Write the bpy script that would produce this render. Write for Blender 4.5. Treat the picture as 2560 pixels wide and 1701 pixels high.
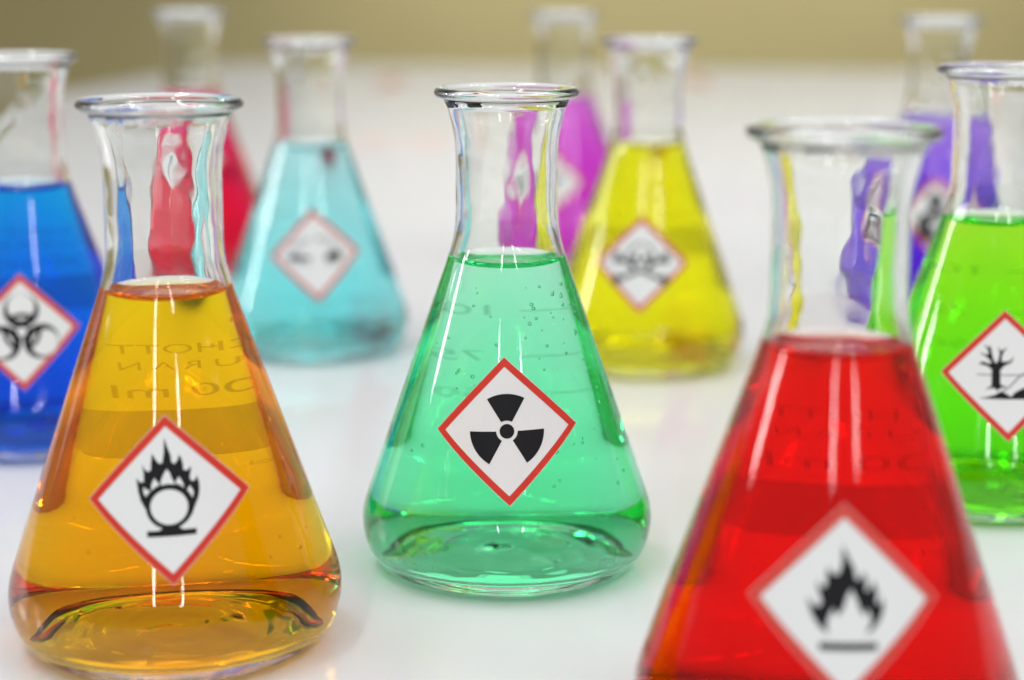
import bpy, bmesh, math, random
from mathutils import Vector, noise

R = math.radians
scene = bpy.context.scene
for o in list(bpy.data.objects):
    bpy.data.objects.remove(o)
C = scene.collection
random.seed(7)

# ------------------------------------------------------------------ camera
CAM_H, PITCH = 0.13251, R(11.492)
LENS = 68.05
cam_d = bpy.data.cameras.new('camera')
cam = bpy.data.objects.new('camera', cam_d)
C.objects.link(cam)
cam.location = (0, 0, CAM_H)
cam.rotation_euler = (math.pi / 2 - PITCH, 0, 0)
cam_d.sensor_fit = 'HORIZONTAL'
cam_d.sensor_width = 36
cam_d.lens = LENS
cam_d.clip_start, cam_d.clip_end = 0.01, 50
cam_d.dof.use_dof = True
cam_d.dof.focus_distance = 0.392
cam_d.dof.aperture_fstop = 8.8
cam_d.dof.aperture_blades = 0
scene.camera = cam

# ------------------------------------------------------------------ room light
world = bpy.data.worlds.new('World')
scene.world = world
world.use_nodes = True
nt = world.node_tree
nt.nodes.clear()
out = nt.nodes.new('ShaderNodeOutputWorld')
bg = nt.nodes.new('ShaderNodeBackground')
tc = nt.nodes.new('ShaderNodeTexCoord')
sx = nt.nodes.new('ShaderNodeSeparateXYZ')
mr = nt.nodes.new('ShaderNodeMapRange')
mr.inputs['From Min'].default_value = -1
mr.inputs['From Max'].default_value = 1
cr = nt.nodes.new('ShaderNodeValToRGB')
el = cr.color_ramp.elements
el[0].position, el[0].color = 0.46, (.28, .27, .25, 1)
el[1].position, el[1].color = 0.86, (1.7, 1.7, 1.73, 1)
e = el.new(0.74)
e.color = (.40, .395, .38, 1)
nt.links.new(tc.outputs['Generated'], sx.inputs[0])
nt.links.new(sx.outputs['Z'], mr.inputs['Value'])
nt.links.new(mr.outputs[0], cr.inputs[0])
nt.links.new(cr.outputs[0], bg.inputs['Color'])
bg.inputs['Strength'].default_value = 0.50
nt.links.new(bg.outputs[0], out.inputs[0])


def strip_lamp(x, y, z, length, width, power, along_y=True, color=(1, .985, .96)):
    d = bpy.data.lights.new('tube_or_added_wash', 'AREA')
    d.shape = 'RECTANGLE'
    d.size, d.size_y = (width, length) if along_y else (length, width)
    d.energy = power
    d.color = color
    o = bpy.data.objects.new('tube_or_added_wash', d)
    o.location = (x, y, z)
    C.objects.link(o)
    return o


LAMP_Z = 1.75
for x in (-0.62, 1.15):                      # twin rows of tubes overhead, from behind the camera to the wall
    for y in (-4.7, -3.3, -1.9, -0.45, 0.50):
        strip_lamp(x, y, LAMP_Z, .80, .09, 7)
for y in (0.95, 3.0):                        # the next row, far off to the left
    strip_lamp(-6.1, y, LAMP_Z, 2.4, .42, 75, False)

for x in (-.02, .62):                  # unseen lamps added to brighten the foot of the back wall
    strip_lamp(x, 3.02, .66, .62, .10, 3.0, False).data.spread = R(84)   # narrow spread keeps the added light on the wall, off the table

scene.view_settings.view_transform = 'Standard'
scene.view_settings.look = 'None'
scene.view_settings.exposure = 0.48
scene.view_settings.gamma = 1
scene.render.engine = 'CYCLES'
cy = scene.cycles
cy.max_bounces = 64
cy.transmission_bounces = 64
cy.glossy_bounces = 8
cy.diffuse_bounces = 4
cy.transparent_max_bounces = 16
cy.caustics_reflective = True
cy.caustics_refractive = True
cy.blur_glossy = 0.3
cy.sample_clamp_indirect = 14
cy.use_adaptive_sampling = False
cy.use_denoising = True
try:
    cy.denoiser = 'OPENIMAGEDENOISE'
    cy.denoising_prefilter = 'ACCURATE'
except Exception:
    pass


# ------------------------------------------------------------------ materials
def new_mat(name):
    m = bpy.data.materials.new(name)
    m.use_nodes = True
    m.node_tree.nodes.clear()
    o = m.node_tree.nodes.new('ShaderNodeOutputMaterial')
    return m, m.node_tree, o


def principled(name, col, rough=.5, spec=.5, noise_amt=0, noise_scale=50, coat=0):
    m, t, o = new_mat(name)
    p = t.nodes.new('ShaderNodeBsdfPrincipled')
    p.inputs['Base Color'].default_value = (*col, 1)
    p.inputs['Roughness'].default_value = rough
    p.inputs['Specular IOR Level'].default_value = spec
    p.inputs['Coat Weight'].default_value = coat
    if noise_amt:
        tx = t.nodes.new('ShaderNodeTexNoise')
        tx.inputs['Scale'].default_value = noise_scale
        tx.inputs['Detail'].default_value = 4
        c2 = t.nodes.new('ShaderNodeTexCoord')
        t.links.new(c2.outputs['Object'], tx.inputs['Vector'])
        mx = t.nodes.new('ShaderNodeMix')
        mx.data_type = 'RGBA'
        mx.inputs[6].default_value = (*[max(0, c - noise_amt * c) for c in col], 1)
        mx.inputs[7].default_value = (*[min(1, c + noise_amt * c) for c in col], 1)
        t.links.new(tx.outputs['Fac'], mx.inputs[0])
        t.links.new(mx.outputs[2], p.inputs['Base Color'])
    t.links.new(p.outputs[0], o.inputs[0])
    return m


N_GLASS, N_LIQ = 1.473, 1.335
m, t, o = new_mat('clear_glass')
g = t.nodes.new('ShaderNodeBsdfGlass')
g.inputs['IOR'].default_value = N_GLASS
g.inputs['Roughness'].default_value = 0
g.inputs['Color'].default_value = (.995, 1, .995, 1)
t.links.new(g.outputs[0], o.inputs[0])
GLASS = m

m, t, o = new_mat('air_bubble')
g = t.nodes.new('ShaderNodeBsdfGlass')
g.inputs['IOR'].default_value = 1 / N_LIQ
g.inputs['Roughness'].default_value = 0
t.links.new(g.outputs[0], o.inputs[0])
BUBBLE = m


def liquid_mat(name, sigma):
    """Clear dyed water: absorption per metre for R, G, B. The refractive index of each face (to air or to
    glass) is stored on the mesh."""
    m, t, o = new_mat(name)
    g = t.nodes.new('ShaderNodeBsdfGlass')
    g.inputs['Roughness'].default_value = 0
    a = t.nodes.new('ShaderNodeAttribute')
    a.attribute_name = 'interface_ior'
    t.links.new(a.outputs['Fac'], g.inputs['IOR'])
    v = t.nodes.new('ShaderNodeVolumeAbsorption')
    mx = max(sigma)
    v.inputs['Color'].default_value = (*[1 - s / mx for s in sigma], 1)
    v.inputs['Density'].default_value = mx
    t.links.new(g.outputs[0], o.inputs['Surface'])
    t.links.new(v.outputs[0], o.inputs['Volume'])
    return m


PAPER = principled('label_paper', (.62, .635, .64), .5, .25, .015, 900)
RED = principled('label_red_ink', (.50, .034, .020), .5, .2, .06, 700)
INK = principled('label_black_ink', (.010, .010, .012), .55, .12)
m, t, o = new_mat('white_enamel_print')          # thin, light-passing enamel
df = t.nodes.new('ShaderNodeBsdfDiffuse')
df.inputs['Color'].default_value = (.7, .7, .7, 1)
tl = t.nodes.new('ShaderNodeBsdfTranslucent')
tl.inputs['Color'].default_value = (.7, .7, .7, 1)
tp = t.nodes.new('ShaderNodeBsdfTransparent')
m1 = t.nodes.new('ShaderNodeMixShader')
m2 = t.nodes.new('ShaderNodeMixShader')
m1.inputs[0].default_value = .75
m2.inputs[0].default_value = .16
t.links.new(df.outputs[0], m1.inputs[1])
t.links.new(tl.outputs[0], m1.inputs[2])
t.links.new(m1.outputs[0], m2.inputs[1])
t.links.new(tp.outputs[0], m2.inputs[2])
t.links.new(m2.outputs[0], o.inputs[0])
ENAMEL = m


# ------------------------------------------------------------------ mesh helpers
def link_mesh(name, me, parent=None, mats=()):
    o = bpy.data.objects.new(name, me)
    for mt in mats:
        me.materials.append(mt)
    C.objects.link(o)
    if parent:
        o.parent = parent
    return o


def spline(pts, step):
    """Centripetal Catmull-Rom through (r, z) points, sampled about every step."""
    P = [Vector(p) for p in pts]
    P = [P[0] * 2 - P[1]] + P + [P[-1] * 2 - P[-2]]
    res = []
    for i in range(1, len(P) - 2):
        p0, p1, p2, p3 = P[i - 1:i + 3]
        t0 = 0
        t1 = t0 + max((p1 - p0).length, 1e-6) ** .5
        t2 = t1 + max((p2 - p1).length, 1e-6) ** .5
        t3 = t2 + max((p3 - p2).length, 1e-6) ** .5
        n = max(1, round((p2 - p1).length / step))
        for k in range(n):
            tt = t1 + (t2 - t1) * k / n
            a1 = p0 * ((t1 - tt) / (t1 - t0)) + p1 * ((tt - t0) / (t1 - t0))
            a2 = p1 * ((t2 - tt) / (t2 - t1)) + p2 * ((tt - t1) / (t2 - t1))
            a3 = p2 * ((t3 - tt) / (t3 - t2)) + p3 * ((tt - t2) / (t3 - t2))
            b1 = a1 * ((t2 - tt) / (t2 - t0)) + a2 * ((tt - t0) / (t2 - t0))
            b2 = a2 * ((t3 - tt) / (t3 - t1)) + a3 * ((tt - t1) / (t3 - t1))
            res.append(b1 * ((t2 - tt) / (t2 - t1)) + b2 * ((tt - t1) / (t2 - t1)))
    res.append(Vector(pts[-1]))
    for v in res:
        v.x = max(v.x, 0)
    return [(v.x, v.y) for v in res]


SEG = 160


def lathe(verts, faces, prof, flip=False, wob=None):
    """Adds a surface of revolution; profile runs so that the outward normal is right of travel unless flipped."""
    rings = []
    for r, z in prof:
        if r < 1e-7:
            verts.append((0, 0, z))
            rings.append([len(verts) - 1])
            continue
        ring = []
        for k in range(SEG):
            a = 2 * math.pi * k / SEG
            rr = r + (wob(a, r, z) if wob else 0)
            verts.append((rr * math.cos(a), rr * math.sin(a), z))
            ring.append(len(verts) - 1)
        rings.append(ring)
    n0 = len(faces)
    for A, B in zip(rings, rings[1:]):
        for k in range(SEG):
            k2 = (k + 1) % SEG
            if len(A) == 1 and len(B) == 1:
                continue
            if len(A) == 1:
                f = (A[0], B[k2], B[k])
            elif len(B) == 1:
                f = (A[k], A[k2], B[0])
            else:
                f = (A[k], A[k2], B[k2], B[k])
            faces.append(f[::-1] if flip else f)
    return len(faces) - n0


MM = .001
OUTER = [(0, 2.3), (8, 2.05), (14, 1.35), (18.5, .5), (20.6, -.1), (22, -.2), (24.6, -.15), (25.8, .1), (26.9, .5), (28.6, 1.5), (30.4, 3.9), (31.5, 6.9), (32, 10.2),
         (31.75, 13.2), (31.0, 16.0), (30.0, 18.9), (26.3, 29.6), (20.4, 46.6), (15.3, 61.3), (13.1, 67.7), (12.1, 71.0),
         (11.4, 74.0), (11.05, 77.2), (11, 81), (11, 86), (11, 90), (11.1, 93), (11.45, 95.8), (12.1, 98.4), (12.65, 100.6), (13.25, 101.9), (13.75, 102.9)]
LIP = [(14.4 + 1.1 * math.cos(R(a)), 103.9 + 1.1 * math.sin(R(a))) for a in range(-92, 196, 24)]
INNER = [(0, 5.3), (8, 5.05), (15, 4.4), (21, 3.75), (25.2, 3.75), (27.7, 4.8), (29.6, 7.0), (30.5, 10.1), (30.5, 13.0), (29.9, 15.6)]                # the floor and the bulge; the cone, neck and flare follow the outer wall at an even thickness


def offset_in(pts, t_of_z):
    res = []
    for i in range(1, len(pts) - 1):
        (r0, z0), (r1, z1), (r2, z2) = pts[i - 1:i + 2]
        dr, dz = r2 - r0, z2 - z0
        l = math.hypot(dr, dz)
        res.append((r1 - t_of_z(z1) * dz / l, z1 + t_of_z(z1) * dr / l))
    return res


I0 = [i for i, p_ in enumerate(OUTER) if p_ == (30.0, 18.9)][0]
INNER += offset_in(OUTER[I0 - 1:], lambda z: 1.12 + .23 * min(1, max(0, (z - 55) / 22)))
INNER += [(12.9, 103.15)]


def interp(prof, z):
    """Outer radius on the upper side of the profile at height z."""
    for (r0, z0), (r1, z1) in zip(prof, prof[1:]):
        if z0 <= z <= z1 and z1 > z0:
            return r0 + (r1 - r0) * (z - z0) / (z1 - z0)
    return prof[-1][0]


# ---- flat shapes wrapped round the cone ------------------------------------------------------------
def poly_bm(shapes, cell):
    """2D shapes [(points, layer, material)] -> bmesh in (u, v, layer), cut into cells so it can bend."""
    bm = bmesh.new()
    for pts, layer, mi in shapes:
        vs = [bm.verts.new((x, y, layer)) for x, y in pts]
        try:
            f = bm.faces.new(vs)
        except ValueError:
            continue
        f.normal_update()
        if f.normal.z < 0:
            f.normal_flip()
        f.material_index = mi
    bmesh.ops.triangulate(bm, faces=list(bm.faces), ngon_method='EAR_CLIP')
    return bm


def cut_cells(bm, cell):
    if not bm.verts:
        return
    lo = min(v.co.x for v in bm.verts)
    hi = max(v.co.x for v in bm.verts)
    x = math.floor(lo / cell) * cell + cell
    while x < hi:
        bmesh.ops.bisect_plane(bm, geom=list(bm.verts) + list(bm.edges) + list(bm.faces), dist=1e-9,
                               plane_co=(x, 0, 0), plane_no=(1, 0, 0))
        x += cell
    lo = min(v.co.y for v in bm.verts)
    hi = max(v.co.y for v in bm.verts)
    y = math.floor(lo / (cell * 3)) * cell * 3 + cell * 3
    while y < hi:
        bmesh.ops.bisect_plane(bm, geom=list(bm.verts) + list(bm.edges) + list(bm.faces), dist=1e-9,
                               plane_co=(0, y, 0), plane_no=(0, 1, 0))
        y += cell * 3


def wrap(bm, prof, phi0, z0, off, roll=0):
    """Bends (u, v, layer) onto the flask's outer wall: u right, v up the slope as seen from outside."""
    sl = []
    zz = [i * .0002 for i in range(20, 480)]
    d = [0]
    for a, b in zip(zz, zz[1:]):
        d.append(d[-1] + math.hypot(b - a, interp(prof, b) - interp(prof, a)))

    def z_at(s):
        lo, hi = 0, len(d) - 1
        while hi - lo > 1:
            mid = (lo + hi) // 2
            if d[mid] <= s:
                lo = mid
            else:
                hi = mid
        f = (s - d[lo]) / max(d[hi] - d[lo], 1e-12)
        return zz[lo] + (zz[hi] - zz[lo]) * f
    i0 = min(range(len(zz)), key=lambda i: abs(zz[i] - z0))
    cr_, sr_ = math.cos(roll), math.sin(roll)
    for v in bm.verts:
        u = v.co.x * cr_ - v.co.y * sr_
        w = v.co.x * sr_ + v.co.y * cr_
        z = z_at(d[i0] + w)
        r = interp(prof, z)
        dr = (interp(prof, z + .0004) - interp(prof, z - .0004)) / .0008
        nl = math.hypot(1, dr)
        h = off + v.co.z
        ph = phi0 + u / r
        rr = r + h / nl
        v.co = (rr * math.cos(ph), rr * math.sin(ph), z - h * dr / nl)


def bm_obj(name, bm, parent, mats, smooth=False):
    me = bpy.data.meshes.new(name)
    bm.to_mesh(me)
    bm.free()
    if smooth:
        me.polygons.foreach_set('use_smooth', [True] * len(me.polygons))
    return link_mesh(name, me, parent, mats)


# ---- pictogram drawings, in units of half the label's diagonal ------------------------------------
def circ(x, y, r, n=36, ry=None, rot=0):
    ry = ry or r
    return [(x + r * math.cos(2 * math.pi * k / n) * math.cos(rot) - ry * math.sin(2 * math.pi * k / n) * math.sin(rot),
             y + r * math.cos(2 * math.pi * k / n) * math.sin(rot) + ry * math.sin(2 * math.pi * k / n) * math.cos(rot)) for k in range(n)]


def sector(x, y, r0, r1, a0, a1, n=24):
    A = [R(a0 + (a1 - a0) * k / n) for k in range(n + 1)]
    return [(x + r1 * math.cos(a), y + r1 * math.sin(a)) for a in A] + [(x + r0 * math.cos(a), y + r0 * math.sin(a)) for a in reversed(A)]


def rect(x0, y0, x1, y1):
    return [(x0, y0), (x1, y0), (x1, y1), (x0, y1)]


def bar(x0, y0, x1, y1, w):
    dx, dy = x1 - x0, y1 - y0
    l = math.hypot(dx, dy)
    nx, ny = -dy / l * w / 2, dx / l * w / 2
    return [(x0 + nx, y0 + ny), (x0 - nx, y0 - ny), (x1 - nx, y1 - ny), (x1 + nx, y1 + ny)]


def px(pts, cx, cy, ux, uy):
    return [((x - cx) / ux, (cy - y) / uy) for x, y in pts]


def smooth_pts(pts, it=1):
    return pts


B, W = 0, 1


def pict_radiation():
    s = [(circ(0, 0, .098), B)]
    for a in (90, 210, 330):
        s.append((sector(0, 0, .142, .50, a - 30, a + 30), B))
    return s


def pict_oxidizer():
    q = lambda p: px(p, 745, 725, 655, 690)
    flame = [(600, 860), (565, 800), (530, 730), (512, 650), (503, 540), (516, 560), (535, 578), (560, 572), (562, 510), (552, 432), (575, 478),
             (596, 492), (618, 482), (622, 420), (634, 343), (655, 390), (684, 432), (708, 425), (722, 350), (732, 222), (752, 300),
             (772, 360), (778, 425), (800, 440), (824, 410), (836, 365), (854, 400), (864, 455), (862, 490), (893, 502), (920, 466), (921, 505),
             (908, 560), (922, 592), (948, 585), (964, 548), (978, 610), (980, 660), (968, 725), (938, 790), (915, 850), (880, 900), (742, 940)]
    ring = [(742 + 178 * math.cos(a), 785 + 178 * math.sin(a)) for a in [2 * math.pi * k / 48 for k in range(48)]]
    hole = [(742 + 142 * math.cos(a), 785 + 142 * math.sin(a)) for a in [2 * math.pi * k / 48 for k in range(48)]]
    return [(q(flame), B), (q(ring), B), (q(rect(565, 1020, 938, 972)), B), (q([(690, 930), (680, 955), (650, 975), (845, 975), (815, 955), (800, 930)]), B),
            (q(hole), W),
            (q([(738, 478), (712, 520), (688, 575), (690, 607), (740, 598), (797, 605), (772, 555), (760, 510)]), W),
            (q([(643, 545), (620, 590), (612, 648), (640, 622), (680, 600), (655, 568)]), W),
            (q([(827, 545), (806, 575), (800, 598), (832, 612), (862, 640), (852, 590)]), W),
            (q([(553, 615), (555, 660), (568, 695), (606, 648), (578, 636)]), W),
            (q([(908, 625), (884, 655), (905, 690), (922, 725), (932, 680)]), W)]


def pict_flame():
    q = lambda p: px(p, 935, 1205, 462, 474)
    f = [(858, 1347), (815, 1310), (785, 1262), (772, 1222), (758, 1172), (785, 1205), (815, 1218), (830, 1200), (816, 1150), (803, 1095), (832, 1128), (850, 1120),
         (852, 1080), (856, 1028), (880, 1062), (905, 1066), (922, 1020), (926, 925), (952, 985), (980, 1040), (984, 1088), (1004, 1086), (1024, 1048),
         (1034, 1100), (1030, 1145), (1048, 1136), (1066, 1092), (1084, 1150), (1078, 1205), (1094, 1204), (1112, 1172), (1112, 1235), (1092, 1285), (1060, 1325), (1026, 1347),
         (1050, 1300), (1052, 1262), (1036, 1225), (1022, 1258), (1004, 1236), (988, 1186), (962, 1132), (942, 1172), (930, 1215), (910, 1250), (896, 1258), (880, 1222),
         (862, 1262), (850, 1300)]
    return [(q(f), B), (q(rect(815, 1420, 1080, 1385)), B)]


def pict_environment():
    q = lambda p: px(p, 515, 585, 400, 405)
    tree = [(386, 671), (424, 650), (428, 548), (402, 528), (352, 516), (374, 502), (418, 514), (428, 504), (408, 480), (358, 445), (404, 460), (414, 448), (402, 420),
            (384, 390), (414, 418), (424, 398), (428, 425), (438, 480), (450, 508), (464, 502), (477, 455), (468, 403), (484, 436), (522, 410), (494, 452), (485, 500), (532, 498),
            (560, 468), (546, 504), (502, 526), (478, 552), (476, 640), (517, 655), (476, 662), (455, 680), (442, 662)]
    ground = [(346, 728), (398, 718), (440, 705), (484, 680), (540, 716), (556, 692), (600, 668), (640, 655), (685, 668), (692, 732)]
    curve = [(486, 676), (505, 668), (525, 655), (555, 622), (585, 592), (612, 576), (640, 568), (641, 573), (614, 582), (589, 598), (560, 627), (529, 660), (508, 674), (490, 681)]
    fish = px(circ(0, 0, 1), 0, 0, 1, 1)
    fish = [(672 + 46 * x, 598 - 20 * y) for x, y in fish]
    return [(q(tree), B), (q(ground), B), (q(curve), B), (q(rect(340, 585, 640, 580)), B), (q(fish), B)]


def pict_biohazard():
    s = []
    for a in (90, 210, 330):
        s.append((circ(.36 * math.cos(R(a)), .36 * math.sin(R(a)), .295, 48), B))
    s.append((circ(0, 0, .15, 30), B))
    for a in (90, 210, 330):
        s.append((circ(.425 * math.cos(R(a)), .425 * math.sin(R(a)), .225, 48), W))
    for a in (30, 150, 270):
        s.append((bar(0, 0, .17 * math.cos(R(a)), .17 * math.sin(R(a)), .022), W))
    s.append((circ(0, 0, .075), W))
    for a in (90, 210, 330):
        s.append((sector(0, 0, .25, .32, a - 34, a + 34), 2))
    return [(p, m) for p, m in s]


def pict_skull():
    s = []
    for sg in (-1, 1):
        s.append((bar(-.48 * sg, -.34, .48 * sg, .12, .085), B))
        for ex, ey in ((-.48, -.34), (.48, .12)):
            s.append((circ(ex * sg, ey + .05, .07, 16), B))
            s.append((circ(ex * sg * 1.06, ey - .05, .07, 16), B))
    s += [(circ(0, .17, .27), B), (rect(-.16, -.16, .16, .02), B), (circ(0, .19, .215), W), (rect(-.11, -.11, .11, .04), W),
          (circ(-.095, .12, .07, 20), 2), (circ(.095, .12, .07, 20), 2), ([(0, .05), (-.04, -.02), (.04, -.02)], 2), (rect(-.006, -.11, .006, -.05), 2),
          (rect(-.056, -.11, -.044, -.05), 2), (rect(.044, -.11, .056, -.05), 2)]
    return s


def pict_corrosion():
    s = [([(-.58, -.10), (-.12, -.10), (-.10, -.04), (-.20, -.02), (-.26, .02), (-.34, -.01), (-.40, .03), (-.58, .03)], B),
         (bar(-.50, .20, -.12, .33, .085), B), (bar(-.50, .20, -.14, .323, .045), W), (bar(.05, .36, .42, .24, .085), B), (bar(.08, .35, .42, .24, .045), W),
         (circ(-.47, .10, .025, 12), B), (circ(-.40, .08, .02, 12), B), (circ(.38, .15, .025, 12), B),
         ([(.20, -.14), (.50, -.14), (.56, .02), (.50, .09), (.44, .04), (.40, .10), (.35, .03), (.28, .05), (.20, -.02)], B),
         (bar(-.50, -.17, -.10, -.17, .02), B), (bar(.18, -.19, .52, -.19, .02), B)]
    return s


def pict_health():
    s = [(circ(0, .40, .185), B), ([(-.09, .28), (.09, .28), (.12, .14), (.38, .04), (.46, -.10), (.46, -.42), (.32, -.52), (.30, -.62), (-.30, -.62), (-.32, -.52), (-.46, -.42), (-.46, -.10), (-.38, .04), (-.12, .14)], B)]
    star = []
    for k in range(12):
        rr = .30 if k % 2 == 0 else .10
        star.append((.06 + rr * math.cos(R(30 * k + 90)), -.20 + rr * math.sin(R(30 * k + 90))))
    s.append((star, W))
    return s


def pict_mark():
    return [([(-.07, .42), (.07, .42), (.045, -.12), (-.045, -.12)], B), (circ(0, -.26, .075, 20), B)]


def pict_cylinder():
    return [(bar(-.36, -.22, .24, .14, .20), B), (bar(.24, .14, .36, .21, .09), B), (bar(.36, .16, .30, .28, .05), B)]


HALF = 15.4 * MM


def text_shapes(txt, size, width=None, x=0, y=0):
    """Lettering in the built-in sans font as a flat bmesh."""
    cu = bpy.data.curves.new('lettering', 'FONT')
    cu.body = txt
    cu.size = size
    cu.align_x = 'CENTER'
    cu.align_y = 'CENTER'
    cu.resolution_u = 3
    ob = bpy.data.objects.new('lettering', cu)
    C.objects.link(ob)
    dg = bpy.context.evaluated_depsgraph_get()
    me = ob.evaluated_get(dg).to_mesh()
    bm = bmesh.new()
    bm.from_mesh(me)
    ob.evaluated_get(dg).to_mesh_clear()
    bpy.data.objects.remove(ob)
    bpy.data.curves.remove(cu)
    xs = [v.co.x for v in bm.verts]
    k = (width / (max(xs) - min(xs))) if width else 1
    for v in bm.verts:
        v.co.x = v.co.x * k + x
        v.co.y += y
        v.co.z = 0
    bmesh.ops.triangulate(bm, faces=list(bm.faces))
    return bm


def merge(bms):
    out = bmesh.new()
    for b in bms:
        me = bpy.data.meshes.new('tmp')
        b.to_mesh(me)
        b.free()
        out.from_mesh(me)
        bpy.data.meshes.remove(me)
    return out


def round_rect(x0, y0, x1, y1, r, n=5):
    pts = []
    for cx, cy, a in ((x1 - r, y0 + r, -90), (x1 - r, y1 - r, 0), (x0 + r, y1 - r, 90), (x0 + r, y0 + r, 180)):
        for k in range(n + 1):
            pts.append((cx + r * math.cos(R(a + 90 * k / n)), cy + r * math.sin(R(a + 90 * k / n))))
    return pts


# ---- where a point of the photograph meets a flask's front wall: used once to seat each sticker -----
def project(p):
    d = p[1] * math.cos(PITCH) + (CAM_H - p[2]) * math.sin(PITCH)
    v = (CAM_H - p[2]) * math.cos(PITCH) - p[1] * math.sin(PITCH)
    F = LENS / 36 * 2360
    return 1180 + F * p[0] / d, 784 + F * v / d


def seat_label(fx, fy, prof, tx, ty):
    best = None
    face = math.atan2(-fy, -fx)
    for zi in range(120, 620, 4):
        z = zi * .0001
        r = interp(prof, z)
        for k in range(-50, 51, 2):
            ph = face + R(k)
            u, v = project((fx + r * math.cos(ph), fy + r * math.sin(ph), z))
            e_ = (u - tx) ** 2 + (v - ty) ** 2
            if best is None or e_ < best[0]:
                best = (e_, ph, z)
    return best[1], best[2]


# ------------------------------------------------------------------ the setting: wall, floor, table
def struct(o):
    o['kind'] = 'structure'
    return o


def box_obj(name, x0, y0, z0, x1, y1, z1, mat, parent=None, bevel=0):
    bm = bmesh.new()
    bmesh.ops.create_cube(bm, size=1)
    for v in bm.verts:
        v.co = (x0 + (v.co.x + .5) * (x1 - x0), y0 + (v.co.y + .5) * (y1 - y0), z0 + (v.co.z + .5) * (z1 - z0))
    if bevel:
        bmesh.ops.bevel(bm, geom=list(bm.edges), offset=bevel, segments=3, affect='EDGES', profile=.5)
    return bm_obj(name, bm, parent, (mat,))


WALLM = principled('olive_wall_paint', (.33, .285, .135), .7, .3, .04, 9)
FLOORM = principled('floor_vinyl', (.34, .32, .28), .5, .4, .08, 6)
WHITEM = principled('white_wall_paint', (.78, .78, .77), .7, .3, .02, 7)
struct(box_obj('wall', -6, 3.23, -.75, 6, 3.35, 2.2, WHITEM))
struct(box_obj('wainscot', -6, 3.2, -.75, 6, 3.228, .19, WALLM))
struct(box_obj('floor', -6, -5, -.80, 6, 3.195, -.752, FLOORM))

m, t, o = new_mat('white_laminate')
p = t.nodes.new('ShaderNodeBsdfPrincipled')
p.inputs['Roughness'].default_value = .20
p.inputs['Specular IOR Level'].default_value = .30
p.inputs['Subsurface Weight'].default_value = .5     # the white top is milky acrylic: light spreads under the flasks
p.inputs['Subsurface Radius'].default_value = (1, 1, 1)
p.inputs['Subsurface Scale'].default_value = .018
c2 = t.nodes.new('ShaderNodeTexCoord')


def mixc(fac_out, a, b):
    mx = t.nodes.new('ShaderNodeMix')
    mx.data_type = 'RGBA'
    if isinstance(a, tuple):
        mx.inputs[6].default_value = (*a, 1)
    else:
        t.links.new(a, mx.inputs[6])
    mx.inputs[7].default_value = (*b, 1)
    t.links.new(fac_out, mx.inputs[0])
    return mx.outputs[2]


nz = t.nodes.new('ShaderNodeTexNoise')
nz.inputs['Scale'].default_value = 14
nz.inputs['Detail'].default_value = 5
t.links.new(c2.outputs['Object'], nz.inputs['Vector'])
n2 = t.nodes.new('ShaderNodeTexNoise')             # faint smears of old dye
n2.inputs['Scale'].default_value = 5.5
n2.inputs['Detail'].default_value = 3
t.links.new(c2.outputs['Object'], n2.inputs['Vector'])
col = mixc(nz.outputs['Fac'], (.53, .545, .555), (.565, .57, .575))
smear = t.nodes.new('ShaderNodeMapRange')
smear.inputs['From Min'].default_value = .52
smear.inputs['From Max'].default_value = .72
smear.inputs['To Max'].default_value = .55
t.links.new(n2.outputs['Fac'], smear.inputs['Value'])
col = mixc(smear.outputs[0], col, (.545, .515, .575))


def stain(col, cx, cy, rx, ry, tint, amt):
    """A dried spill with its own place and ragged outline."""
    mp = t.nodes.new('ShaderNodeMapping')
    mp.vector_type = 'POINT'
    mp.inputs['Location'].default_value = (-cx / rx, -cy / ry, 0)
    mp.inputs['Scale'].default_value = (1 / rx, 1 / ry, 0)
    t.links.new(c2.outputs['Object'], mp.inputs['Vector'])
    ns = t.nodes.new('ShaderNodeTexNoise')
    ns.inputs['Scale'].default_value = 1.7
    ns.inputs['Detail'].default_value = 4
    t.links.new(mp.outputs[0], ns.inputs['Vector'])
    ln = t.nodes.new('ShaderNodeVectorMath')
    ln.operation = 'LENGTH'
    t.links.new(mp.outputs[0], ln.inputs[0])
    ad = t.nodes.new('ShaderNodeMath')
    ad.operation = 'MULTIPLY_ADD'
    t.links.new(ns.outputs['Fac'], ad.inputs[0])
    ad.inputs[1].default_value = .9
    t.links.new(ln.outputs['Value'], ad.inputs[2])
    rg = t.nodes.new('ShaderNodeMapRange')
    rg.inputs['From Min'].default_value = 1.45
    rg.inputs['From Max'].default_value = 1.15
    rg.inputs['To Max'].default_value = amt
    t.links.new(ad.outputs[0], rg.inputs['Value'])
    return mixc(rg.outputs[0], col, tint)


for args in [(-.121, 1.94, .016, .10, (.50, .10, .05), .8), (.187, 1.97, .015, .10, (.50, .12, .06), .8),
             (-.096, 1.33, .016, .03, (.74, .36, .28), .5), (-.058, 1.33, .016, .03, (.74, .36, .28), .5), (-.075, 1.36, .05, .05, (.78, .5, .45), .25),
             (.03, .318, .012, .004, (.70, .66, .30), .45), (.045, .325, .008, .0025, (.70, .66, .28), .45), (-.02, .305, .006, .003, (.70, .66, .3), .4)]:
    col = stain(col, *args)
t.links.new(col, p.inputs['Base Color'])
t.links.new(p.outputs[0], o.inputs[0])
TABLEM = m

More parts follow.
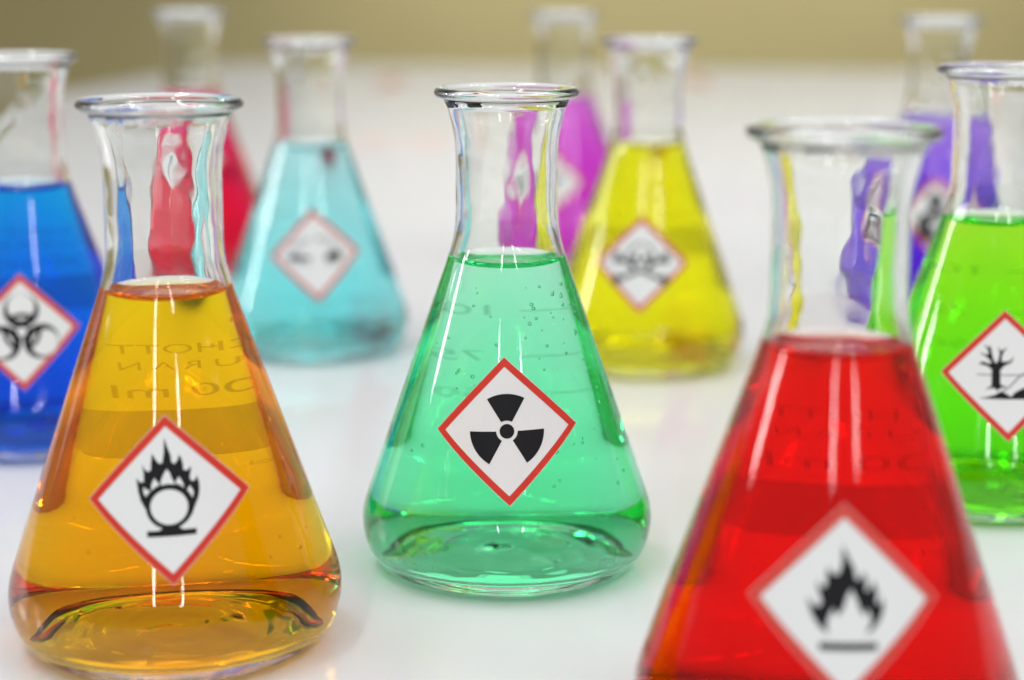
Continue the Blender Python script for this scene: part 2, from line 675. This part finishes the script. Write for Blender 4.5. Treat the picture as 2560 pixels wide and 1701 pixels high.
# table top outline: straight far edge, a far-left corner, and a left edge running back towards the viewer
bm = bmesh.new()
outline = [(-.62, -.6), (1.4, -.6), (1.4, 1.93), (-.33, 2.28), (-.43, 1.72)]
lo = [bm.verts.new((x, y, -.028)) for x, y in outline]
hi = [bm.verts.new((x, y, 0)) for x, y in outline]
n = len(outline)
bm.faces.new(hi)
bm.faces.new(lo[::-1])
for k in range(n):
    bm.faces.new((lo[k], lo[(k + 1) % n], hi[(k + 1) % n], hi[k]))
bmesh.ops.bevel(bm, geom=[e_ for e_ in bm.edges], offset=.003, segments=2, affect='EDGES', profile=.5)
table = bpy.data.objects.new('lab_table', None)
table.location = (0, 0, 0)
C.objects.link(table)
table['label'] = 'white laminate table top that all the flasks stand on'
table['category'] = 'table'
bm_obj('table_top', bm, table, (TABLEM,))
LEGM = principled('grey_metal', (.25, .25, .25), .4, .5)
for lx, ly in ((-.42, -.5), (1.3, -.5), (1.3, 1.75), (-.30, 2.0)):
    box_obj('leg', lx - .02, ly - .02, -.752, lx + .02, ly + .02, -.0285, LEGM, table, .003)


# ------------------------------------------------------------------ the flasks
def back_print(kind, prof, fx, fy):
    """Enamel lettering on the far side of the glass, read from behind."""
    cell = 1.2 * MM
    items = []
    if kind == 'logo':
        items = [text_shapes('SCHOTT', 3.2 * MM, 15.5 * MM, 0, 17.5 * MM), text_shapes('D U R A N', 2.7 * MM, 14.5 * MM, 0, 13.6 * MM),
                 text_shapes('100 ml', 4.4 * MM, 15.5 * MM, 0, 7.6 * MM),
                 poly_bm([(round_rect(-11 * MM, -8.2 * MM, 11.5 * MM, 3.2 * MM, 1.6 * MM), 0, 0)], cell),
                 text_shapes('approx. vol.', 1.7 * MM, 11 * MM, -9 * MM, -11.2 * MM)]
    else:
        for num, v in (('100', 16.0), ('75', 4.0), ('50', -6.0)):
            items.append(text_shapes(num, 3.8 * MM, (2.5 * len(num)) * MM, 5.2 * MM, v * MM))
            items.append(poly_bm([(rect(-11 * MM, (v - .17) * MM, -1.5 * MM, (v + .17) * MM), 0, 0)], cell))
        for v in (20, 10, -1):
            items.append(poly_bm([(rect(9 * MM, (v - .14) * MM, 12.5 * MM, (v + .14) * MM), 0, 0)], cell))
    bm = merge(items)
    cut_cells(bm, cell)
    wrap(bm, prof, math.atan2(fy, fx) + R(-7 if kind == 'logo' else 0), 36 * MM, .03 * MM)
    return bm


def make_flask(name, x, y, s, level, dye, label, pict, seat, roll, prints, turn=0, bubbles=0, seed=0, has_label=True):
    root = bpy.data.objects.new('erlenmeyer_flask', None)
    root.location = (x, y, 0)
    C.objects.link(root)
    root['label'] = label
    root['category'] = 'flask'
    root['group'] = 'conical flasks of coloured liquid'
    k = s * MM
    rnd = random.Random(seed)
    outer = [(r, z) for r, z in spline([(r * k, z * k) for r, z in OUTER], 1.3 * MM)]
    lip = spline([(r * k, z * k) for r, z in OUTER[-2:] + LIP + INNER[-1:-3:-1]], .35 * MM)
    inner = spline([(r * k, z * k) for r, z in INNER], 1.3 * MM)
    # inner wall is split at the liquid line
    lev = level - .7 * MM
    men = 1.9 * MM                                # the meniscus climbs the wall this far
    wet = [(r, z) for r, z in inner if z < lev + men]
    dry = [(r, z) for r, z in inner if z > lev + men + .0002]
    rc = interp(inner[20:], lev + men)
    wet.append((rc, lev + men))
    dry = [(rc, lev + men)] + dry
    ox, oy = rnd.random() * 50, rnd.random() * 50

    def wob(a, r, z):                              # hand-blown unevenness of the inside of the neck
        kk = min(1, max(0, (z - .066) / .008))
        q = noise.noise(Vector((math.cos(a) * 1.6 + ox, math.sin(a) * 1.6 + oy, z * 90)))
        q2 = noise.noise(Vector((math.cos(a) * 4 + oy, math.sin(a) * 4 + ox, z * 330)))
        return (q * .00003 + q2 * .00005) * kk

    def ripple(X, Y, r_):
        return .00011 * math.sin(r_ * 2100 + ox) + .00022 * noise.noise(Vector((X * 160 + ox, Y * 160 + oy, 3)))

    # split the lip out of the outer curve so the bead is finely sampled
    cut_z = OUTER[-2][1] * k
    body = [p_ for p_ in outer if not (p_[1] > cut_z and p_[0] > 10 * k)]
    top_dry = [p_ for p_ in dry if p_[1] < INNER[-2][1] * k]
    prof = body + lip + top_dry[::-1]
    v_, f_ = [], []
    n0 = len(v_)
    lathe(v_, f_, prof, False, None)
    for i in range(n0, len(v_)):                   # uneven underside of the pressed base
        X, Y, Z = v_[i]
        rr_ = math.hypot(X, Y)
        if rr_ < .0195 and Z < .003:
            v_[i] = (X, Y, Z + ripple(X, Y, rr_) * min(1, (.0195 - rr_) / .004))
    # roughen the inner neck by moving the last rings
    nring = len(top_dry)
    base = len(v_) - nring * SEG
    for i in range(base, len(v_) - SEG * 1):
        px_, py_, pz_ = v_[i]
        r0 = math.hypot(px_, py_)
        a = math.atan2(py_, px_)
        fade = min(1, max(0, (pz_ - (lev + men)) / .004))
        r1 = r0 + wob(a, r0, pz_) * fade
        v_[i] = (px_ * r1 / r0, py_ * r1 / r0, pz_)
    me = bpy.data.meshes.new('glass_body')
    me.from_pydata(v_, [], f_)
    me.polygons.foreach_set('use_smooth', [True] * len(me.polygons))
    link_mesh('glass_body', me, root, (GLASS,))
    # liquid: wetted wall (towards glass) and free surface with its meniscus (towards air)
    v_, f_ = [], []
    n_side = lathe(v_, f_, wet)
    for i in range(len(v_)):
        X, Y, Z = v_[i]
        rr_ = math.hypot(X, Y)
        if rr_ < .026 and Z < .007:
            v_[i] = (X, Y, Z + ripple(Y, X, rr_) * .8 * min(1, (.026 - rr_) / .004))
    topp = [(rc, lev + men)] + [(rc - d_ * MM, lev + men * math.exp(-d_ / 1.15)) for d_ in (.12, .28, .5, .8, 1.2, 1.7, 2.4, 3.2, 4.2, 5.4)]
    rl = topp[-1][0]
    topp += [(rl * q_, lev) for q_ in (.75, .5, .25)] + [(0, lev)]
    n_top = lathe(v_, f_, topp)
    me = bpy.data.meshes.new('liquid')
    me.from_pydata(v_, [], f_)
    me.polygons.foreach_set('use_smooth', [True] * len(me.polygons))
    at = me.attributes.new('interface_ior', 'FLOAT', 'FACE')
    at.data.foreach_set('value', [N_LIQ / N_GLASS] * n_side + [N_LIQ] * n_top)
    link_mesh('liquid', me, root, (dye,))
    # sticker
    wprof = outer[20:]
    phi, zc = seat_label(x, y, wprof, *seat)
    paper = poly_bm([([(0, -HALF), (HALF, 0), (0, HALF), (-HALF, 0)], 0, 0)], 1)
    cut_cells(paper, 1.1 * MM)
    top = paper.copy()
    for vv in top.verts:
        vv.co.z = .10 * MM
    edge = bmesh.new()
    dia = [(0, -HALF), (HALF, 0), (0, HALF), (-HALF, 0)]
    for (ax, ay), (bx, by) in zip(dia, dia[1:] + dia[:1]):
        nn = 15
        for q_ in range(nn):
            a0, a1 = q_ / nn, (q_ + 1) / nn
            P0 = (ax + (bx - ax) * a0, ay + (by - ay) * a0)
            P1 = (ax + (bx - ax) * a1, ay + (by - ay) * a1)
            edge.faces.new([edge.verts.new((*P0, 0)), edge.verts.new((*P1, 0)), edge.verts.new((*P1, .10 * MM)), edge.verts.new((*P0, .10 * MM))])
    for f in paper.faces:
        f.normal_flip()
    pb = merge([paper, top, edge])
    wrap(pb, wprof, phi, zc, .03 * MM, roll)
    lab = bm_obj('hazard_label', pb, root, (PAPER,))
    h1, h2 = HALF * .992, HALF * .865
    ring = []
    for a in range(4):
        c0 = [(0, -1), (1, 0), (0, 1), (-1, 0)][a]
        c1 = [(1, 0), (0, 1), (-1, 0), (0, -1)][a]
        ring.append(([(c0[0] * h1, c0[1] * h1), (c1[0] * h1, c1[1] * h1), (c1[0] * h2, c1[1] * h2), (c0[0] * h2, c0[1] * h2)], 0, 0))
    rb = poly_bm(ring, 1)
    cut_cells(rb, 1.1 * MM)
    wrap(rb, wprof, phi, zc, .16 * MM, roll)
    bm_obj('border', rb, lab, (RED,))
    shp = []
    for i, (pts, mi) in enumerate(pict()):
        lay = (.0 if mi == 0 else .03 if mi == 1 else .06) * MM + i * .0006 * MM
        shp.append(([(a * HALF, b * HALF) for a, b in pts], lay, 1 if mi == 1 else 0))
    pb = poly_bm(shp, 1)
    cut_cells(pb, 1.1 * MM)
    wrap(pb, wprof, phi, zc, .16 * MM, roll)
    bm_obj('pictogram', pb, lab, (INK, PAPER))
    bm_obj('printed_lettering' if prints == 'logo' else 'printed_scale', back_print(prints, wprof, x, y), root, (ENAMEL,))
    if bubbles:
        bb = bmesh.new()
        face = math.atan2(-y, -x)
        for i in range(bubbles):
            z = lev - .003 - (lev - .022) * rnd.random() ** 1.3
            if rnd.random() < .72:
                ph = face + R(rnd.uniform(12, 70))
            else:
                ph = face + R(rnd.uniform(-70, 25))
            rad = rnd.choice((.18, .22, .26, .3, .36, .44)) * MM
            rr = interp(inner[20:], z) - rad * 1.3
            q = bmesh.ops.create_icosphere(bb, subdivisions=2, radius=rad)
            bmesh.ops.translate(bb, verts=q['verts'], vec=(rr * math.cos(ph), rr * math.sin(ph), z))
        b = bm_obj('bubbles', bb, root, (BUBBLE,), True)
        b['kind'] = 'stuff'
    return root


D = {
    'green': liquid_mat('green_dyed_water', (36, .6, 15)),
    'orange': liquid_mat('orange_dyed_water', (.2, 16, 280)),
    'red': liquid_mat('red_dyed_water', (1, 200, 260)),
    'cyan': liquid_mat('pale_cyan_dyed_water', (26, 1.8, 1.2)),
    'yellow': liquid_mat('yellow_dyed_water', (.2, 1.0, 200)),
    'blue': liquid_mat('blue_dyed_water', (300, 42, 3)),
    'lime': liquid_mat('lime_dyed_water', (36, 1.2, 150)),
    'pink': liquid_mat('crimson_dyed_water', (2, 150, 58)),
    'magenta': liquid_mat('magenta_dyed_water', (6, 72, 8)),
    'purple': liquid_mat('violet_dyed_water', (36, 68, 3)),
}

FL = [
    ('green', -.0011, .4086, .987, .0668, 'flask of clear emerald green liquid with the black radiation trefoil label', pict_radiation, (1170, 995), R(2.2), 'scale', 75),
    ('orange', -.0653, .3604, 1.0, .0686, 'flask of amber orange liquid with the flame over circle label', pict_oxidizer, (386, 1154), R(1.8), 'logo', 16),
    ('red', .0525, .3064, .999, .0691, 'flask of deep red liquid with the flame label, nearest the camera', pict_flame, (1942, 1394), R(.5), 'logo', 0),
    ('cyan', -.0664, .6391, .984, .0678, 'flask of pale cyan liquid with the corrosion label, behind the orange one', pict_corrosion, (725, 588), R(2.5), 'scale', 0),
    ('yellow', .0432, .6159, .995, .0705, 'flask of bright yellow liquid with the skull and crossbones label', pict_skull, (1476, 611), R(.2), 'logo', 0),
    ('blue', -.1308, .5175, .998, .0692, 'flask of blue liquid with the biohazard label, cut by the frame', pict_biohazard, (52, 766), R(1.9), 'logo', 0),
    ('lime', .1162, .4615, 1.0, .0681, 'flask of lime green liquid with the dead tree label', pict_environment, (2316, 868), R(.8), 'scale', 0),
    ('pink', -.1339, .8120, 1.018, .0725, 'flask of crimson pink liquid behind the neck of the orange one', pict_mark, (436, 370), R(1), 'logo', 0),
    ('magenta', .0223, .8359, 1.003, .0690, 'flask of magenta liquid between the green neck and the yellow flask', pict_cylinder, (1264, 423), R(1), 'scale', 0),
    ('purple', .1613, .7360, 1.017, .0692, 'flask of violet purple liquid behind the red and lime green flasks', pict_health, (2158, 500), R(1), 'logo', 0),
]
for i, (n_, x, y, s, lev, lab, pic, seat, roll, prints, nb) in enumerate(FL):
    make_flask(n_, x, y, s, lev, D[n_], lab, pic, seat, roll, prints, 0, nb, i + 1)
